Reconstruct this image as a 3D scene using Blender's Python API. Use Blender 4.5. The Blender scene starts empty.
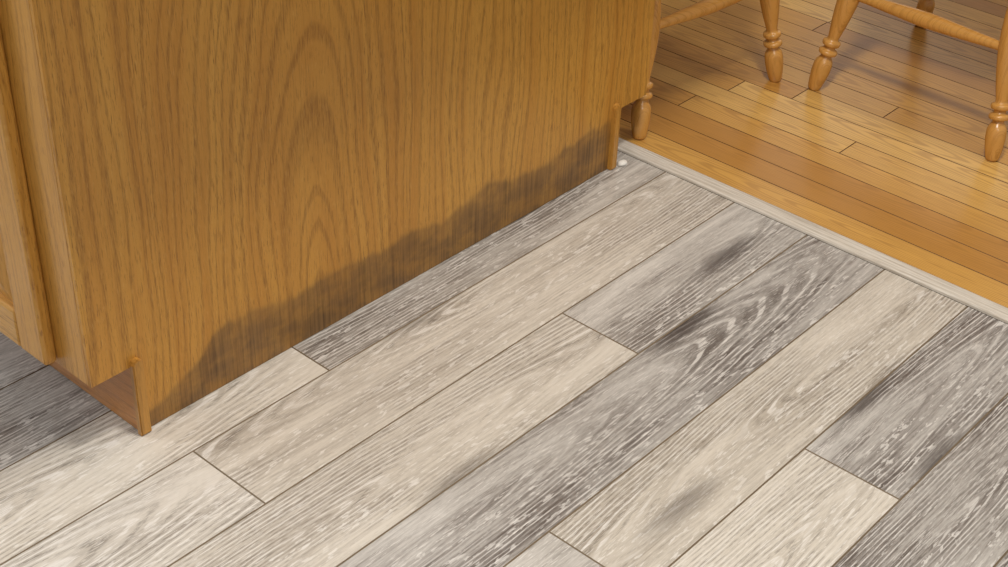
import bpy, bmesh, math, random
from mathutils import Vector, Matrix
random.seed(4)
S=bpy.context.scene
S.view_settings.view_transform='Standard'
def lin(h):
    h=h.lstrip('#');c=[int(h[i:i+2],16)/255 for i in (0,2,4)]
    return tuple([(x/12.92 if x<=.04045 else ((x+.055)/1.055)**2.4) for x in c]+[1])
# ---------------------------------------------------------------- nodes
class NT:
    def __init__(s,name):
        s.m=bpy.data.materials.new(name);s.m.use_nodes=True;s.t=s.m.node_tree
        s.b=s.t.nodes['Principled BSDF']
    def n(s,typ,**k):
        x=s.t.nodes.new(typ)
        for a,b in k.items(): setattr(x,a,b)
        return x
    def put(s,sock,v):
        if isinstance(v,bpy.types.NodeSocket): s.t.links.new(v,sock)
        elif v is not None: sock.default_value=v
    def math(s,op,a,b=None,c=None,clamp=False):
        x=s.n('ShaderNodeMath',operation=op,use_clamp=clamp)
        s.put(x.inputs[0],a)
        if b is not None:s.put(x.inputs[1],b)
        if c is not None:s.put(x.inputs[2],c)
        return x.outputs[0]
    def mul(s,a,b): return s.math('MULTIPLY',a,b)
    def add(s,a,b): return s.math('ADD',a,b)
    def cen(s,a,k): return s.math('MULTIPLY_ADD',a,k,-.5*k)
    def comb(s,x,y,z=0.0):
        c=s.n('ShaderNodeCombineXYZ')
        for i,v in enumerate((x,y,z)): s.put(c.inputs[i],v)
        return c.outputs[0]
    def sep(s,v):
        c=s.n('ShaderNodeSeparateXYZ');s.put(c.inputs[0],v);return c.outputs
    def noise(s,vec,detail=3,rough=.5,dist=0.0):
        x=s.n('ShaderNodeTexNoise');s.put(x.inputs['Vector'],vec)
        x.inputs['Scale'].default_value=1;x.inputs['Detail'].default_value=detail
        x.inputs['Roughness'].default_value=rough;x.inputs['Distortion'].default_value=dist
        return x.outputs['Fac']
    def ns(s,u,ku,v,kv,seed,detail=3,rough=.5):
        return s.noise(s.comb(s.mul(u,ku),s.mul(v,kv),seed),detail,rough)
    def ss(s,v,a,b,lo=0.0,hi=1.0):
        x=s.n('ShaderNodeMapRange',interpolation_type='SMOOTHSTEP')
        s.put(x.inputs[0],v);s.put(x.inputs[1],a);s.put(x.inputs[2],b);s.put(x.inputs[3],lo);s.put(x.inputs[4],hi)
        return x.outputs[0]
    def mix(s,f,a,b,mode='MIX'):
        x=s.n('ShaderNodeMix',data_type='RGBA',blend_type=mode)
        s.put(x.inputs[0],f);s.put(x.inputs[6],a);s.put(x.inputs[7],b);return x.outputs[2]
    def ramp(s,f,stops):
        x=s.n('ShaderNodeValToRGB');cr=x.color_ramp
        while len(cr.elements)<len(stops): cr.elements.new(.5)
        for e,(p,c) in zip(cr.elements,stops): e.position=p;e.color=c
        s.put(x.inputs[0],f);return x.outputs[0]
    def attr(s,name,out='Fac'):
        return s.n('ShaderNodeAttribute',attribute_name=name).outputs[out]
    def bump(s,h,st=.2,d=.001):
        x=s.n('ShaderNodeBump');x.inputs['Strength'].default_value=st;x.inputs['Distance'].default_value=d
        s.put(x.inputs['Height'],h);s.t.links.new(x.outputs[0],s.b.inputs['Normal'])
    def fin(s,col,rough=.5,spec=.5,coat=0,cr=.1):
        s.put(s.b.inputs['Base Color'],col);s.put(s.b.inputs['Roughness'],rough)
        s.b.inputs['Specular IOR Level'].default_value=spec
        s.b.inputs['Coat Weight'].default_value=coat;s.b.inputs['Coat Roughness'].default_value=cr
        return s.m
def radius(t,u,v,seed,tilt,off,cen,a1,a2,k1=(1.6,7.),k2=(7.,45.)):
    # distance from the pith of a tilted log -> cathedral figure on the board face
    n1=t.ns(u,k1[0],v,k1[1],seed,2,.5);n2=t.ns(u,k2[0],v,k2[1],seed,2,.5)
    vv=t.add(t.math('SUBTRACT',v,cen),t.cen(n1,a1))
    a=t.math('MULTIPLY_ADD',u,tilt,off)
    r=t.math('SQRT',t.add(t.mul(vv,vv),t.mul(a,a)))
    return t.add(r,t.mul(n2,a2))
def rings(t,r,F): return t.math('MULTIPLY_ADD',t.math('SINE',t.mul(r,F*6.283)),.5,.5)
def mat_vinyl():
    t=NT('vinyl_wood_print')
    uv=t.n('ShaderNodeUVMap',uv_map='UVMap').outputs[0];x=t.sep(uv);u,v=x[0],x[1]
    seed=t.attr('seed');dark=t.attr('dark');warm=t.attr('warm');cen=t.attr('cen');off=t.attr('off')
    r=radius(t,u,v,seed,.075,off,cen,.028,.007)
    rg=rings(t,r,165)
    lo=t.ns(u,2.6,v,11,seed,3,.55)
    lo2=t.ns(u,2.0,v,60,t.add(seed,3.1),4,.65)
    streak=t.ns(u,3.,r,100,seed,4,.65)
    mid=t.ns(u,9,v,240,seed,5,.75)
    fine=t.ns(u,55,v,560,seed,3,.7)
    tick=t.ns(u,44,t.add(v,t.mul(r,.6)),460,t.add(seed,7.3),2,.6)
    light=t.mix(warm,lin('#cbc9c6'),lin('#cec6b9'))
    darkc=t.mix(warm,lin('#554e4d'),lin('#776a5b'))
    d=t.add(dark,t.mul(t.cen(lo,1.),t.math('MULTIPLY_ADD',dark,1.3,1.0)));d=t.add(d,t.cen(lo2,.95));d=t.add(d,t.cen(streak,.75));d=t.add(d,t.cen(mid,.85))
    d=t.math('ADD',d,t.cen(fine,.75),clamp=True)
    c=t.mix(d,light,darkc)
    fig=t.ss(lo,.42,.58,.20,1.)
    rl=t.mul(t.ss(rg,.72,.92),t.ss(mid,.44,.52))
    c=t.mix(t.mul(t.mul(rl,fig),.62),c,lin('#e8e5e1'))
    rd=t.mul(t.mul(t.ss(rg,.28,.02),t.ss(fine,.42,.54)),fig)
    c=t.mix(t.mul(rd,.45),c,lin('#524b45'))
    tk=t.mul(t.ss(tick,.575,.62),t.ss(lo2,.36,.56))
    c=t.mix(t.mul(tk,.52),c,lin('#e8e5e1'))
    kn=t.n('ShaderNodeTexVoronoi');t.put(kn.inputs['Vector'],t.comb(t.mul(u,1.9),t.mul(v,8.0),seed));kn.inputs['Scale'].default_value=1
    k=t.ss(t.add(kn.outputs['Distance'],t.cen(mid,.40)),.23,.06)
    c=t.mix(t.mul(k,t.math('MULTIPLY_ADD',dark,.95,.20)),c,lin('#3a3230'))
    t.bump(t.add(fine,t.mul(tick,.6)),.18,.0004)
    return t.fin(c,t.ss(fine,.3,.7,.27,.40),.5)
def mat_hard():
    t=NT('oak_strip_floor')
    uv=t.n('ShaderNodeUVMap',uv_map='UVMap').outputs[0];x=t.sep(uv);u,v=x[0],x[1]
    seed=t.attr('seed');tone=t.attr('dark');off=t.attr('off');cen=t.attr('cen')
    r=radius(t,u,v,seed,.045,off,cen,.010,.003,(2,14),(8,80))
    rg=rings(t,r,240)
    mid=t.ns(u,4,v,160,seed,3,.6)
    fine=t.ns(u,22,v,800,seed,2,.6)
    c=t.ramp(tone,[(0,lin('#dab064')),(.5,lin('#c79547')),(1,lin('#a87435'))])
    c=t.mix(t.mul(t.ss(rg,.5,.05),.42),c,lin('#946428'))
    c=t.mix(t.mul(t.ss(mid,.45,.75),.4),c,lin('#a07030'))
    c=t.mix(t.mul(t.ss(fine,.52,.72),.3),c,lin('#875a28'))
    t.bump(fine,.05,.0003)
    return t.fin(c,.33,.5,.35,.22)
def mat_oak(name,base,dk,axis='Z',low_band=False,cen=-.72,off=-.03,tilt=.13,F=62,rough=.38,coat=.15,amt=1.0,pale=None,ra=.45):
    t=NT(name)
    o=t.sep(t.n('ShaderNodeTexCoord').outputs['Object'])
    if axis=='Z': u,v,w=o[2],o[0],o[1]
    elif axis=='ZY': u,v,w=o[2],o[1],o[0]
    elif axis=='Y': u,v,w=o[1],o[2],o[0]
    else: u,v,w=o[0],o[2],o[1]
    v2=t.add(v,t.mul(w,.7))
    r=radius(t,u,v2,1.7,tilt,off,cen,.13,.007,(1.3,4.),(5.,30.))
    # irregular ring spacing
    ph=t.add(r,t.mul(t.noise(t.comb(t.mul(r,26.),.3,.1),2,.5),.05))
    rg=rings(t,ph,F)
    lo=t.ns(u,.8,v2,9,.4,3,.5)
    band=t.ns(u,.9,r,34,6.4,3,.6)
    mid=t.ns(u,4.,v2,190,2.,4,.7)
    fine=t.ns(u,38,v2,520,5.,3,.7)
    fl=t.ns(u,60,v2,420,9.,1,.5)
    c=lin(base)
    if pale: c=t.mix(t.ss(t.add(t.mul(lo,.5),t.mul(band,.5)),.38,.62),c,lin(pale))
    # porous early-wood arcs are made of short dark pores, not solid lines
    c=t.mix(t.mul(t.mul(t.ss(rg,.36,.0),t.ss(fine,.38,.54,.22,1.)),ra*amt),c,lin(dk))
    c=t.mix(t.mul(t.ss(mid,.50,.72),.34*amt),c,lin(dk))
    c=t.mix(t.mul(t.ss(fine,.55,.63),t.ss(band,.35,.65,.30*amt,.70*amt)),c,lin(dk))
    c=t.mix(t.mul(t.ss(fl,.60,.72),.22*amt),c,lin('#dcb064'))
    if low_band:
        # darker brown band along the bottom of the veneer, with a jagged upper edge
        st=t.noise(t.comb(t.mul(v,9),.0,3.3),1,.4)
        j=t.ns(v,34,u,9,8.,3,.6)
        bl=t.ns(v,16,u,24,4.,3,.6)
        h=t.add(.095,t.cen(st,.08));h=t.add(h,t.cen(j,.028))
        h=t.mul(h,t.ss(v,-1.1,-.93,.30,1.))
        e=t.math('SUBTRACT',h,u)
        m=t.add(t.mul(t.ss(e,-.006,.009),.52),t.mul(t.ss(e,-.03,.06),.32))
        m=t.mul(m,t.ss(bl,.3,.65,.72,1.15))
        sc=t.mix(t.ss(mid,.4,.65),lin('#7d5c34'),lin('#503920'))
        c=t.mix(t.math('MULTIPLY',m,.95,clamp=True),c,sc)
    t.bump(fine,.12,.0004)
    return t.fin(c,rough,.45,coat,.2)
def mat_plain(name,col,rough=.5,spec=.4,var=.15,sc=60):
    t=NT(name);o=t.n('ShaderNodeTexCoord').outputs['Object']
    m=t.n('ShaderNodeMapping');m.inputs['Scale'].default_value=(sc,sc,sc);t.put(m.inputs[0],o)
    n=t.noise(m.outputs[0],4,.6)
    c=lin(col);d=tuple([x*(1-var) for x in c[:3]]+[1])
    t.bump(n,.1,.0005)
    return t.fin(t.mix(n,c,d),rough,spec)
def mat_strip():
    t=NT('whitewashed_trim');o=t.sep(t.n('ShaderNodeTexCoord').outputs['Object'])
    a=t.ns(o[1],6,o[0],260,1.,4,.6);b=t.ns(o[1],30,o[0],700,2.,2,.6)
    c=t.mix(t.ss(a,.38,.65),lin('#d2ccc2'),lin('#b2a99c'));c=t.mix(t.mul(t.ss(b,.5,.7),.5),c,lin('#dcd8d1'))
    return t.fin(c,.45,.4)
M={}
M['vinyl']=mat_vinyl();M['hard']=mat_hard()
M['seam']=mat_plain('seam_bevel','#84745f',.6,var=.35,sc=25)
M['hseam']=mat_plain('hardwood_gap','#553414',.6)
M['sub']=mat_plain('underlayment','#4d4036',.9)
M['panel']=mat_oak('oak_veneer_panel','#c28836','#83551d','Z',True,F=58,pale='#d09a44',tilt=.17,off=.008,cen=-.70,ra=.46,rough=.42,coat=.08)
M['frame']=mat_oak('oak_face_frame','#cc9643','#966325','ZY',False,cen=.4,F=60)
M['railm']=mat_oak('oak_rail','#d19e50','#9c6b2c','Y',False,cen=.4,F=60)
M['kick']=mat_oak('oak_toe_kick','#b87a34','#8a541a','Y',False,cen=.4,F=50)
M['post']=mat_oak('oak_corner_bead','#c28c3e','#8a5e22','Z',False,cen=.4,F=50)
M['chair']=mat_oak('honey_oak_turned','#cf994e','#a5712f','ZY',False,cen=.0,F=80,rough=.26,coat=.5,amt=.8)
M['strip']=mat_strip()
M['dark']=mat_plain('cabinet_interior','#2c1c10',.9)
M['top']=mat_plain('laminate_counter','#b7ab98',.35,.5,.35,120)
M['white']=mat_plain('white_filler','#e9e6df',.7,.3,.05)
M['wall']=mat_plain('painted_wall','#cdbfa6',.85,.2,.03,8)
M['ceil']=mat_plain('painted_ceiling','#e6e0d4',.9,.2,.03,8)
# ---------------------------------------------------------------- mesh helpers
def link(ob,parent=None):
    S.collection.objects.link(ob)
    if parent: ob.parent=parent
    return ob
def empty(name,loc=(0,0,0)):
    e=bpy.data.objects.new(name,None);e.location=loc;e.empty_display_size=.1;return link(e)
def from_bm(bm,name,mat,parent=None,smooth=False):
    me=bpy.data.meshes.new(name);bm.normal_update();bm.to_mesh(me);bm.free()
    for m in (mat if isinstance(mat,(list,tuple)) else [mat]): me.materials.append(m)
    if smooth:
        for p in me.polygons:p.use_smooth=True
    return link(bpy.data.objects.new(name,me),parent)
def box(name,a,b,mat,parent=None,bev=.0):
    bm=bmesh.new();bmesh.ops.create_cube(bm,size=1)
    for v in bm.verts:
        v.co=Vector([(a[i]+b[i])/2+v.co[i]*(b[i]-a[i]) for i in range(3)])
    if bev: bmesh.ops.bevel(bm,geom=bm.edges[:],offset=bev,segments=2,profile=.5,affect='EDGES')
    return from_bm(bm,name,mat,parent)
def planks(name,rows,mats,bev,depth=.004):
    V=[];Fc=[];UV=[];mi=[];A={k:[] for k in('seed','dark','warm','cen','off')}
    for r in rows:
        x0,y0=r['a'];x1,y1=r['b'];i=len(V)
        V+=[(x0+bev,y0+bev,0),(x1-bev,y0+bev,0),(x1-bev,y1-bev,0),(x0+bev,y1-bev,0)]
        V+=[(x0,y0,-bev*.9),(x1,y0,-bev*.9),(x1,y1,-bev*.9),(x0,y1,-bev*.9)]
        V+=[(x0,y0,-depth),(x1,y0,-depth),(x1,y1,-depth),(x0,y1,-depth)]
        fs=[(0,1,2,3)]+[(4+k,4+(k+1)%4,(k+1)%4,k) for k in range(4)]+[(8+k,8+(k+1)%4,4+(k+1)%4,4+k) for k in range(4)]
        cx,cy=(x0+x1)/2,(y0+y1)/2
        for n,f in enumerate(fs):
            Fc.append([i+q for q in f]);mi.append(0 if n==0 else 1)
            for k in A:A[k].append(r.get(k,0.))
            for q in f:
                p=V[i+q]
                UV.append((p[0]-x0,p[1]-cy) if r['axis']=='X' else (p[1]-y0,p[0]-cx))
    me=bpy.data.meshes.new(name);me.from_pydata(V,[],Fc)
    uvl=me.uv_layers.new(name='UVMap')
    for k,c in enumerate(UV):uvl.data[k].uv=c
    for k in A:
        at=me.attributes.new(k,'FLOAT','FACE')
        at.data.foreach_set('value',A[k])
    for m in mats:me.materials.append(m)
    me.polygons.foreach_set('material_index',mi)
    me.update()
    return link(bpy.data.objects.new(name,me))
# ---------------------------------------------------------------- floors
W=.15;R=[]
def pl(row,x0,x1,dark,warm,seed,cen=0.,tip=.5):
    # tip: position along the plank (m from its x0 end) where the figure closes
    R.append(dict(a=(x0,-(row+1)*W),b=(x1,-row*W),axis='X',dark=dark,warm=warm,seed=seed,cen=cen,off=-.075*tip))
spec={ -1:[(-2.04,-.824,.12,.8,11,.01,.2),(-.824,0,.56,.4,12,.04,.3)],
 0:[(-2.29,-1.074,.14,.6,21,.02,.2),(-1.074,0,.30,.75,22,.05,.7)],
 1:[(-1.69,-.472,.25,.75,31,.0,.55),(-.472,0,.50,.25,32,.0,.12)],
 2:[(-1.25,0,.60,.2,41,.02,.25),(-2.4,-1.25,.3,.3,42,.0,.4)],
 3:[(-.856,0,.32,.85,51,.0,.62),(-2.05,-.856,.5,.3,52,.0,.5)],
 4:[(-.483,0,.60,.2,61,.01,.1),(-1.7,-.483,.10,.8,62,-.02,.8)],
 5:[(-1.05,0,.64,.25,71,.0,.5),(-2.2,-1.05,.3,.5,72,.0,.5)],
 -2:[(-1.5,-.4,.55,.2,81,.0,.3),(-2.7,-1.5,.3,.1,82,.0,.5),(-.4,0,.3,.1,83)],
 -3:[(-1.3,-.2,.40,.2,84,.0,.5),(-2.5,-1.3,.5,.1,85,.0,.5),(-.2,0,.3,.1,86)]}
for r,ps in spec.items():
    for p in ps: pl(r,*p)
xmin=-3.4
for r in range(-12,14):
    if r not in spec:
        x=-random.uniform(.3,1.2);a=0
        while a>xmin:
            pl(r,x,a,random.choice([.1,.3,.6,.7]),random.random(),100+r*7+a,0,.4);a=x;x-=1.2
        continue
    a=min(p[0] for p in spec[r])
    while a>xmin:
        pl(r,a-1.2,a,random.choice([.1,.3,.6]),random.random(),200+r*7+a,0,.4);a-=1.2
fl=planks('floor_vinyl_plank',R,[M['vinyl'],M['seam']],.0014)
H=[];hx=.040;bw=.062;k=0
while hx<2.6:
    y=-2.2+random.uniform(-.8,0)
    if k==0: y=-2.2
    while y<2.2:
        L=random.uniform(.5,1.3) if k else 5.
        H.append(dict(a=(hx,y),b=(hx+bw,y+L),axis='Y',seed=random.uniform(0,99),dark=min(1,max(0,random.gauss(.45,.30))),off=-random.uniform(0.0,.06),cen=random.uniform(-.03,.03)))
        y+=L
    hx+=bw;k+=1
H[0].update(dark=.35,off=-.075,cen=0.)
hf=planks('floor_hardwood_strip',H,[M['hard'],M['hseam']],.0011)
box('floor_subfloor',(-4.6,-2.3,-.03),(2.7,3.3,-.0045),M['sub'])
# transition strip : low rounded T-moulding
bm=bmesh.new();prof=[(0.0,0.),(0.001,.0035),(.005,.0060),(.015,.0073),(.028,.0068),(.034,.0045),(.036,0.)]
A=[bm.verts.new((x,-2.2,z)) for x,z in prof];B=[bm.verts.new((x,.6,z)) for x,z in prof]
for i in range(len(prof)-1): bm.faces.new((A[i+1],A[i],B[i],B[i+1]))
bm.faces.new(A);bm.faces.new(B[::-1])
from_bm(bm,'trim_transition_strip',M['strip'])
# ---------------------------------------------------------------- island
isl=empty('kitchen_island')
PY=.081;XL=-1.164;XR=.03;ZK=.115;ZT=.87;YB=.70
def extr(name,pts,y0,y1,mat,parent):
    bm=bmesh.new()
    A=[bm.verts.new((p[0],y0,p[1])) for p in pts];B=[bm.verts.new((p[0],y1,p[1])) for p in pts]
    n=len(pts);bm.faces.new(A);bm.faces.new(B[::-1])
    for i in range(n): bm.faces.new((A[(i+1)%n],A[i],B[i],B[(i+1)%n]))
    bmesh.ops.recalc_face_normals(bm,faces=bm.faces[:])
    return from_bm(bm,name,mat,parent)
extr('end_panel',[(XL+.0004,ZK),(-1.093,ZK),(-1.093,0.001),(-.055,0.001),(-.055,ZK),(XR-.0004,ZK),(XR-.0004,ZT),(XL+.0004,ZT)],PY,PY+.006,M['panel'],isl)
box('carcass',(XL+.02,PY+.0065,ZK+.001),(XR-.02,YB,ZT),M['dark'],isl)
box('toe_kick_front',(-1.100,PY+.002,.001),(-1.088,YB,ZK+.0),M['kick'],isl,.0008)
box('toe_kick_rear',(-.062,PY+.007,.001),(-.052,YB,ZK),M['kick'],isl,.0008)
def bead(name,x0,x1,h):
    bm=bmesh.new()
    pts=[(x0,.001),(x1,.001),(x1,h-.006),(x1-.004,h-.001),((x0+x1)/2,h),(x0+.003,h-.002),(x0,h-.007)]
    A=[bm.verts.new((x,PY-.009,z)) for x,z in pts];B=[bm.verts.new((x,PY,z)) for x,z in pts];n=len(pts)
    bm.faces.new(A);bm.faces.new(B[::-1])
    for i in range(n): bm.faces.new((A[(i+1)%n],A[i],B[i],B[(i+1)%n]))
    bmesh.ops.recalc_face_normals(bm,faces=bm.faces[:])
    bmesh.ops.bevel(bm,geom=[e for e in bm.edges if all(abs(v.co.y-(PY-.009))<1e-5 for v in e.verts)],offset=.0015,segments=2,affect='EDGES')
    from_bm(bm,name,M['post'],isl)
bead('corner_bead_left',-1.104,-1.087,.128)
bead('corner_bead_right',-.070,-.054,.132)
def front(xf,sg,tag):
    t=.019
    def bx(n,y0,y1,z0,z1,m,d0=0,d1=t,bev=.0012):
        a=xf-sg*d1;b=xf-sg*d0
        box(n+tag,(min(a,b),y0,z0),(max(a,b),y1,z1),m,isl,bev)
    Y0=PY+.0061;Y1=YB
    bx('frame_stile_a',Y0,Y0+.10,ZK,ZT-.001,M['frame'],bev=.0003)
    bx('frame_stile_b',Y1-.06,Y1,ZK,ZT-.001,M['frame'])
    bx('frame_rail_bottom',Y0+.10,Y1-.06,ZK,ZK+.038,M['railm'],bev=.0003)
    bx('frame_rail_mid',Y0+.10,Y1-.06,.68,.71,M['railm'],bev=.0003)
    bx('frame_rail_top',Y0+.10,Y1-.06,ZT-.035,ZT-.001,M['railm'],bev=.0003)
    y0,y1,z0,z1=Y0+.066,Y1-.045,ZK+.006,.69
    sw=.06
    bx('door_stile_a',y0,y0+sw,z0,z1,M['frame'],-.0195,-.0008,.004)
    bx('door_stile_b',y1-sw,y1,z0,z1,M['frame'],-.0195,-.0008,.004)
    bx('door_rail_a',y0+sw,y1-sw,z0,z0+sw,M['railm'],-.0192,-.0008,.004)
    bx('door_rail_b',y0+sw,y1-sw,z1-sw,z1,M['railm'],-.0192,-.0008,.004)
    a,b,c,d=y0+sw,y1-sw,z0+sw,z1-sw
    X=xf+sg*.008;X2=xf+sg*.017;e=.035
    bm=bmesh.new()
    o=[bm.verts.new((X,y,z)) for y,z in((a,c),(b,c),(b,d),(a,d))]
    q=[bm.verts.new((X2,y,z)) for y,z in((a+e,c+e),(b-e,c+e),(b-e,d-e),(a+e,d-e))]
    bm.faces.new(q)
    for i in range(4): bm.faces.new((o[i],o[(i+1)%4],q[(i+1)%4],q[i]))
    bmesh.ops.recalc_face_normals(bm,faces=bm.faces[:])
    from_bm(bm,'door_raised_panel'+tag,M['frame'],isl)
    bx('drawer_front',y0,y1,.715,ZT-.015,M['railm'],-.0195,-.0008,.004)
front(XL,-1,'_left');front(XR,1,'_right')
box('countertop',(XL-.04,PY-.22,ZT+.0005),(XR+.04,YB+.04,ZT+.038),M['top'],isl,.004)
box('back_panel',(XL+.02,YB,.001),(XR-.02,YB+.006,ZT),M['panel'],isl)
bm=bmesh.new();bmesh.ops.create_icosphere(bm,subdivisions=2,radius=1)
for v in bm.verts:
    v.co=Vector((v.co.x*.012,v.co.y*.008,max(v.co.z,-.3)*.006+.0019))*1
    v.co+=Vector((random.uniform(-1,1),random.uniform(-1,1),0))*.0012
    v.co+=Vector((-.036,PY-.008,0))
from_bm(bm,'filler_chip',M['white'],None,True)
# ---------------------------------------------------------------- chairs
def lathe(bm,p0,p1,prof,seg=28):
    p0=Vector(p0);p1=Vector(p1);d=(p1-p0);L=d.length;q=d.to_track_quat('Z','Y')
    rs=[]
    for s,r in prof:
        rs.append([bm.verts.new(p0+q@Vector((r*math.cos(6.28318*k/seg),r*math.sin(6.28318*k/seg),s*L))) for k in range(seg)])
    for a,b in zip(rs,rs[1:]):
        for k in range(seg): bm.faces.new((a[k],a[(k+1)%seg],b[(k+1)%seg],b[k]))
    bm.faces.new(rs[0][::-1]);bm.faces.new(rs[-1])
def smoothprof(pts,n=6):
    out=[]
    P=[pts[0]]+pts+[pts[-1]]
    for i in range(1,len(P)-2):
        for k in range(n):
            t=k/n
            r=[.5*((2*P[i][j])+(-P[i-1][j]+P[i+1][j])*t+(2*P[i-1][j]-5*P[i][j]+4*P[i+1][j]-P[i+2][j])*t*t+(-P[i-1][j]+3*P[i][j]-3*P[i+1][j]+P[i+2][j])*t**3) for j in(0,1)]
            out.append((min(max(r[0],P[i][0]),P[i+1][0]),r[1]))
    out.append(pts[-1]);return out
LEG=smoothprof([(0,.0105),(.012,.0130),(.05,.0162),(.10,.0185),(.14,.0175),(.168,.0112),(.178,.0112),(.184,.0178),(.200,.0182),(.209,.0122),(.221,.0118),(.229,.0172),(.246,.0176),(.256,.0112),(.29,.0128),(.35,.0168),(.44,.0208),(.52,.0218),(.62,.0195),(.70,.0145),(.715,.0180),(.735,.0180),(.75,.0150),(.85,.0185),(1.,.0160)],4)
STR=smoothprof([(0,.0085),(.12,.0095),(.3,.0125),(.5,.0150),(.7,.0125),(.88,.0095),(1,.0085)],4)
SPN=smoothprof([(0,.007),(.15,.008),(.35,.011),(.5,.0085),(.52,.011),(.55,.0085),(.8,.008),(1,.006)],3)
def chair(name,feet,back,zs=(.205,.205)):
    c=sum((Vector((f[0],f[1],0)) for f in feet),Vector())/4
    o=c.copy();e=empty(name,o)
    tops=[]
    for i,f in enumerate(feet):
        f=Vector((f[0],f[1],0.0));t=c+(f-c)*.70;t.z=.425;tops.append((f-o,t-o))
        bm=bmesh.new();lathe(bm,f-o+Vector((0,0,.0005)),t-o,LEG);from_bm(bm,'leg_%d'%(i+1),M['chair'],e,True)
    def at(i,z):
        a,b=tops[i];return a+(b-a)*(z/.425)
    prs=[(0,1,zs[0]),(2,3,zs[0]),(1,2,zs[1]),(3,0,zs[1])]
    for n,(i,j,z) in enumerate(prs):
        bm=bmesh.new();lathe(bm,at(i,z),at(j,z),STR);from_bm(bm,'stretcher_%d'%(n+1),M['chair'],e,True)
    b=Vector(back);s=Vector((-b.y,b.x,0))
    bm=bmesh.new();N=48;cc=c-o
    lv=[]
    for z,k in((.423,.90),(.430,.97),(.445,1.),(.458,.98),(.462,.93)):
        ring=[]
        for q in range(N):
            a=6.28318*q/N;ca,sa=math.cos(a),math.sin(a)
            rx=.215*math.copysign(abs(ca)**.7,ca);ry=.225*math.copysign(abs(sa)**.7,sa)*(1-.10*ca)
            p=cc+b*rx*k+s*ry*k;p.z=z;ring.append(bm.verts.new(p))
        lv.append(ring)
    for z,k in((.456,.7),(.452,.4),(.452,.15)):
        ring=[bm.verts.new(cc+(v.co-cc)*(k/.93)) for v in lv[4]]
        for v in ring:v.co.z=z
        lv.append(ring)
    for A_,B_ in zip(lv,lv[1:]):
        for q in range(N): bm.faces.new((A_[q],A_[(q+1)%N],B_[(q+1)%N],B_[q]))
    bm.faces.new(lv[0][::-1]);bm.faces.new(lv[-1])
    bmesh.ops.recalc_face_normals(bm,faces=bm.faces[:])
    from_bm(bm,'seat',M['chair'],e,True)
    up=Vector((0,0,1))
    for n,k in enumerate((-1,1)):
        p=cc+b*.18+s*.17*k+up*.455;q=cc+b*.26+s*.20*k+up*.93
        bm=bmesh.new();lathe(bm,p,q,smoothprof([(0,.013),(.1,.017),(.25,.014),(.28,.018),(.31,.014),(.6,.017),(1,.012)],3));from_bm(bm,'back_post_%d'%(n+1),M['chair'],e,True)
    for n in range(5):
        k=(n-2)/2.*.62
        p=cc+b*.19+s*.17*k+up*.455;q=cc+b*.265+s*.2*k+up*.88
        bm=bmesh.new();lathe(bm,p,q,SPN,16);from_bm(bm,'spindle_%d'%(n+1),M['chair'],e,True)
    bm=bmesh.new();pr=[];
    for n in range(17):
        k=(n-8)/8.;base=cc+b*(.262+.02*(1-k*k))+s*.225*k
        h=.045+.02*(1-k*k);z=.90
        pr.append([bm.verts.new(base+b*d+up*(z+hh)) for d,hh in((-.009,-.035),(.009,-.035),(.013,h*.4),(.009,h),(-.009,h),(-.011,h*.4))])
    for A_,B_ in zip(pr,pr[1:]):
        for q in range(6): bm.faces.new((A_[q],A_[(q+1)%6],B_[(q+1)%6],B_[q]))
    bm.faces.new(pr[0]);bm.faces.new(pr[-1][::-1])
    bmesh.ops.recalc_face_normals(bm,faces=bm.faces[:])
    from_bm(bm,'crest_rail',M['chair'],e,True)
chair('dining_chair',[(.065,.112),(.458,.065),(.50,.47),(.11,.52)],(0.12,.99,0))
chair('dining_chair.001',[(.482,-.010),(.472,-.405),(.90,-.42),(.92,-.01)],(1,0,0))
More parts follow.
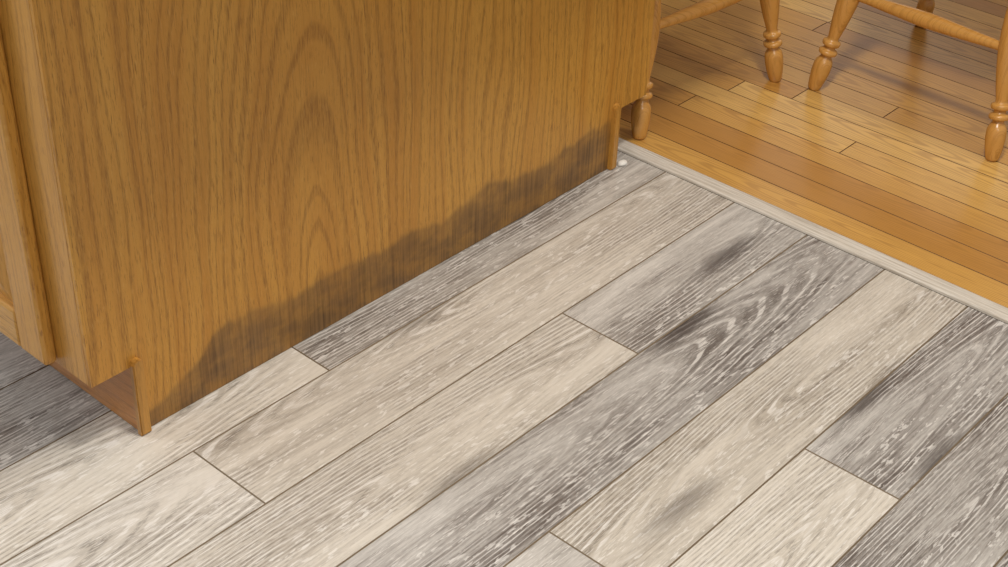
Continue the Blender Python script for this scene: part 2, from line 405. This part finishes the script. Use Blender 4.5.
# ---------------------------------------------------------------- room shell
box('wall_far',(2.62,-2.3,0),(2.72,3.3,2.5),M['wall'])
box('wall_left',(-4.6,3.2,0),(2.62,3.3,2.5),M['wall'])
box('ceiling',(-4.6,-2.3,2.5),(2.72,3.3,2.6),M['ceil'])
# ---------------------------------------------------------------- camera
p=(-1.96626,-1.30507,1.33914,0.70711,0.59907,0.04223,1.48335)
yaw,pit,rol=p[3:6]
f=Vector((math.cos(yaw)*math.cos(pit),math.sin(yaw)*math.cos(pit),-math.sin(pit)))
r=f.cross(Vector((0,0,1))).normalized();u=r.cross(f)
r2=r*math.cos(rol)+u*math.sin(rol);u2=-r*math.sin(rol)+u*math.cos(rol)
cam=bpy.data.cameras.new('camera');co=link(bpy.data.objects.new('camera',cam))
m=Matrix((r2,u2,-f)).transposed().to_4x4();m.translation=Vector(p[:3]);co.matrix_world=m
cam.sensor_width=36;cam.lens=p[6]*1000/1008*36;cam.clip_start=.05
S.camera=co
# ---------------------------------------------------------------- light
def area(name,loc,size,en,col,tgt=None):
    l=bpy.data.lights.new(name,'AREA');l.size=size;l.energy=en;l.color=col;l.shape='DISK'
    o=link(bpy.data.objects.new(name,l));o.location=loc
    if tgt: o.rotation_euler=(Vector(tgt)-Vector(loc)).to_track_quat('-Z','Y').to_euler()
    return o
area('ceiling_light_kitchen',(-.85,-.66,2.47),.32,43,(1,.955,.885))
area('fill_light_panel',(-1.9,-2.1,2.3),.7,15,(1,.955,.885),(-.6,.1,.3))  # unseen fill lamp added behind the camera to brighten the end panel
area('ceiling_light_dining',(.7,-.7,2.47),.6,11,(1,.93,.84))
area('window_light',(-2.5,2.2,1.6),1.1,38,(.95,.97,1),(-1.5,-.3,.0))
area('sheen_light_dining',(2.55,.3,1.2),1.9,5,(.98,.97,.96),(0,-.2,.3))  # soft lamp added by the far wall to put sheen on the floors
w=bpy.data.worlds.new('world');S.world=w;w.use_nodes=True
w.node_tree.nodes['Background'].inputs[0].default_value=(.97,.97,.97,1);w.node_tree.nodes['Background'].inputs[1].default_value=.31
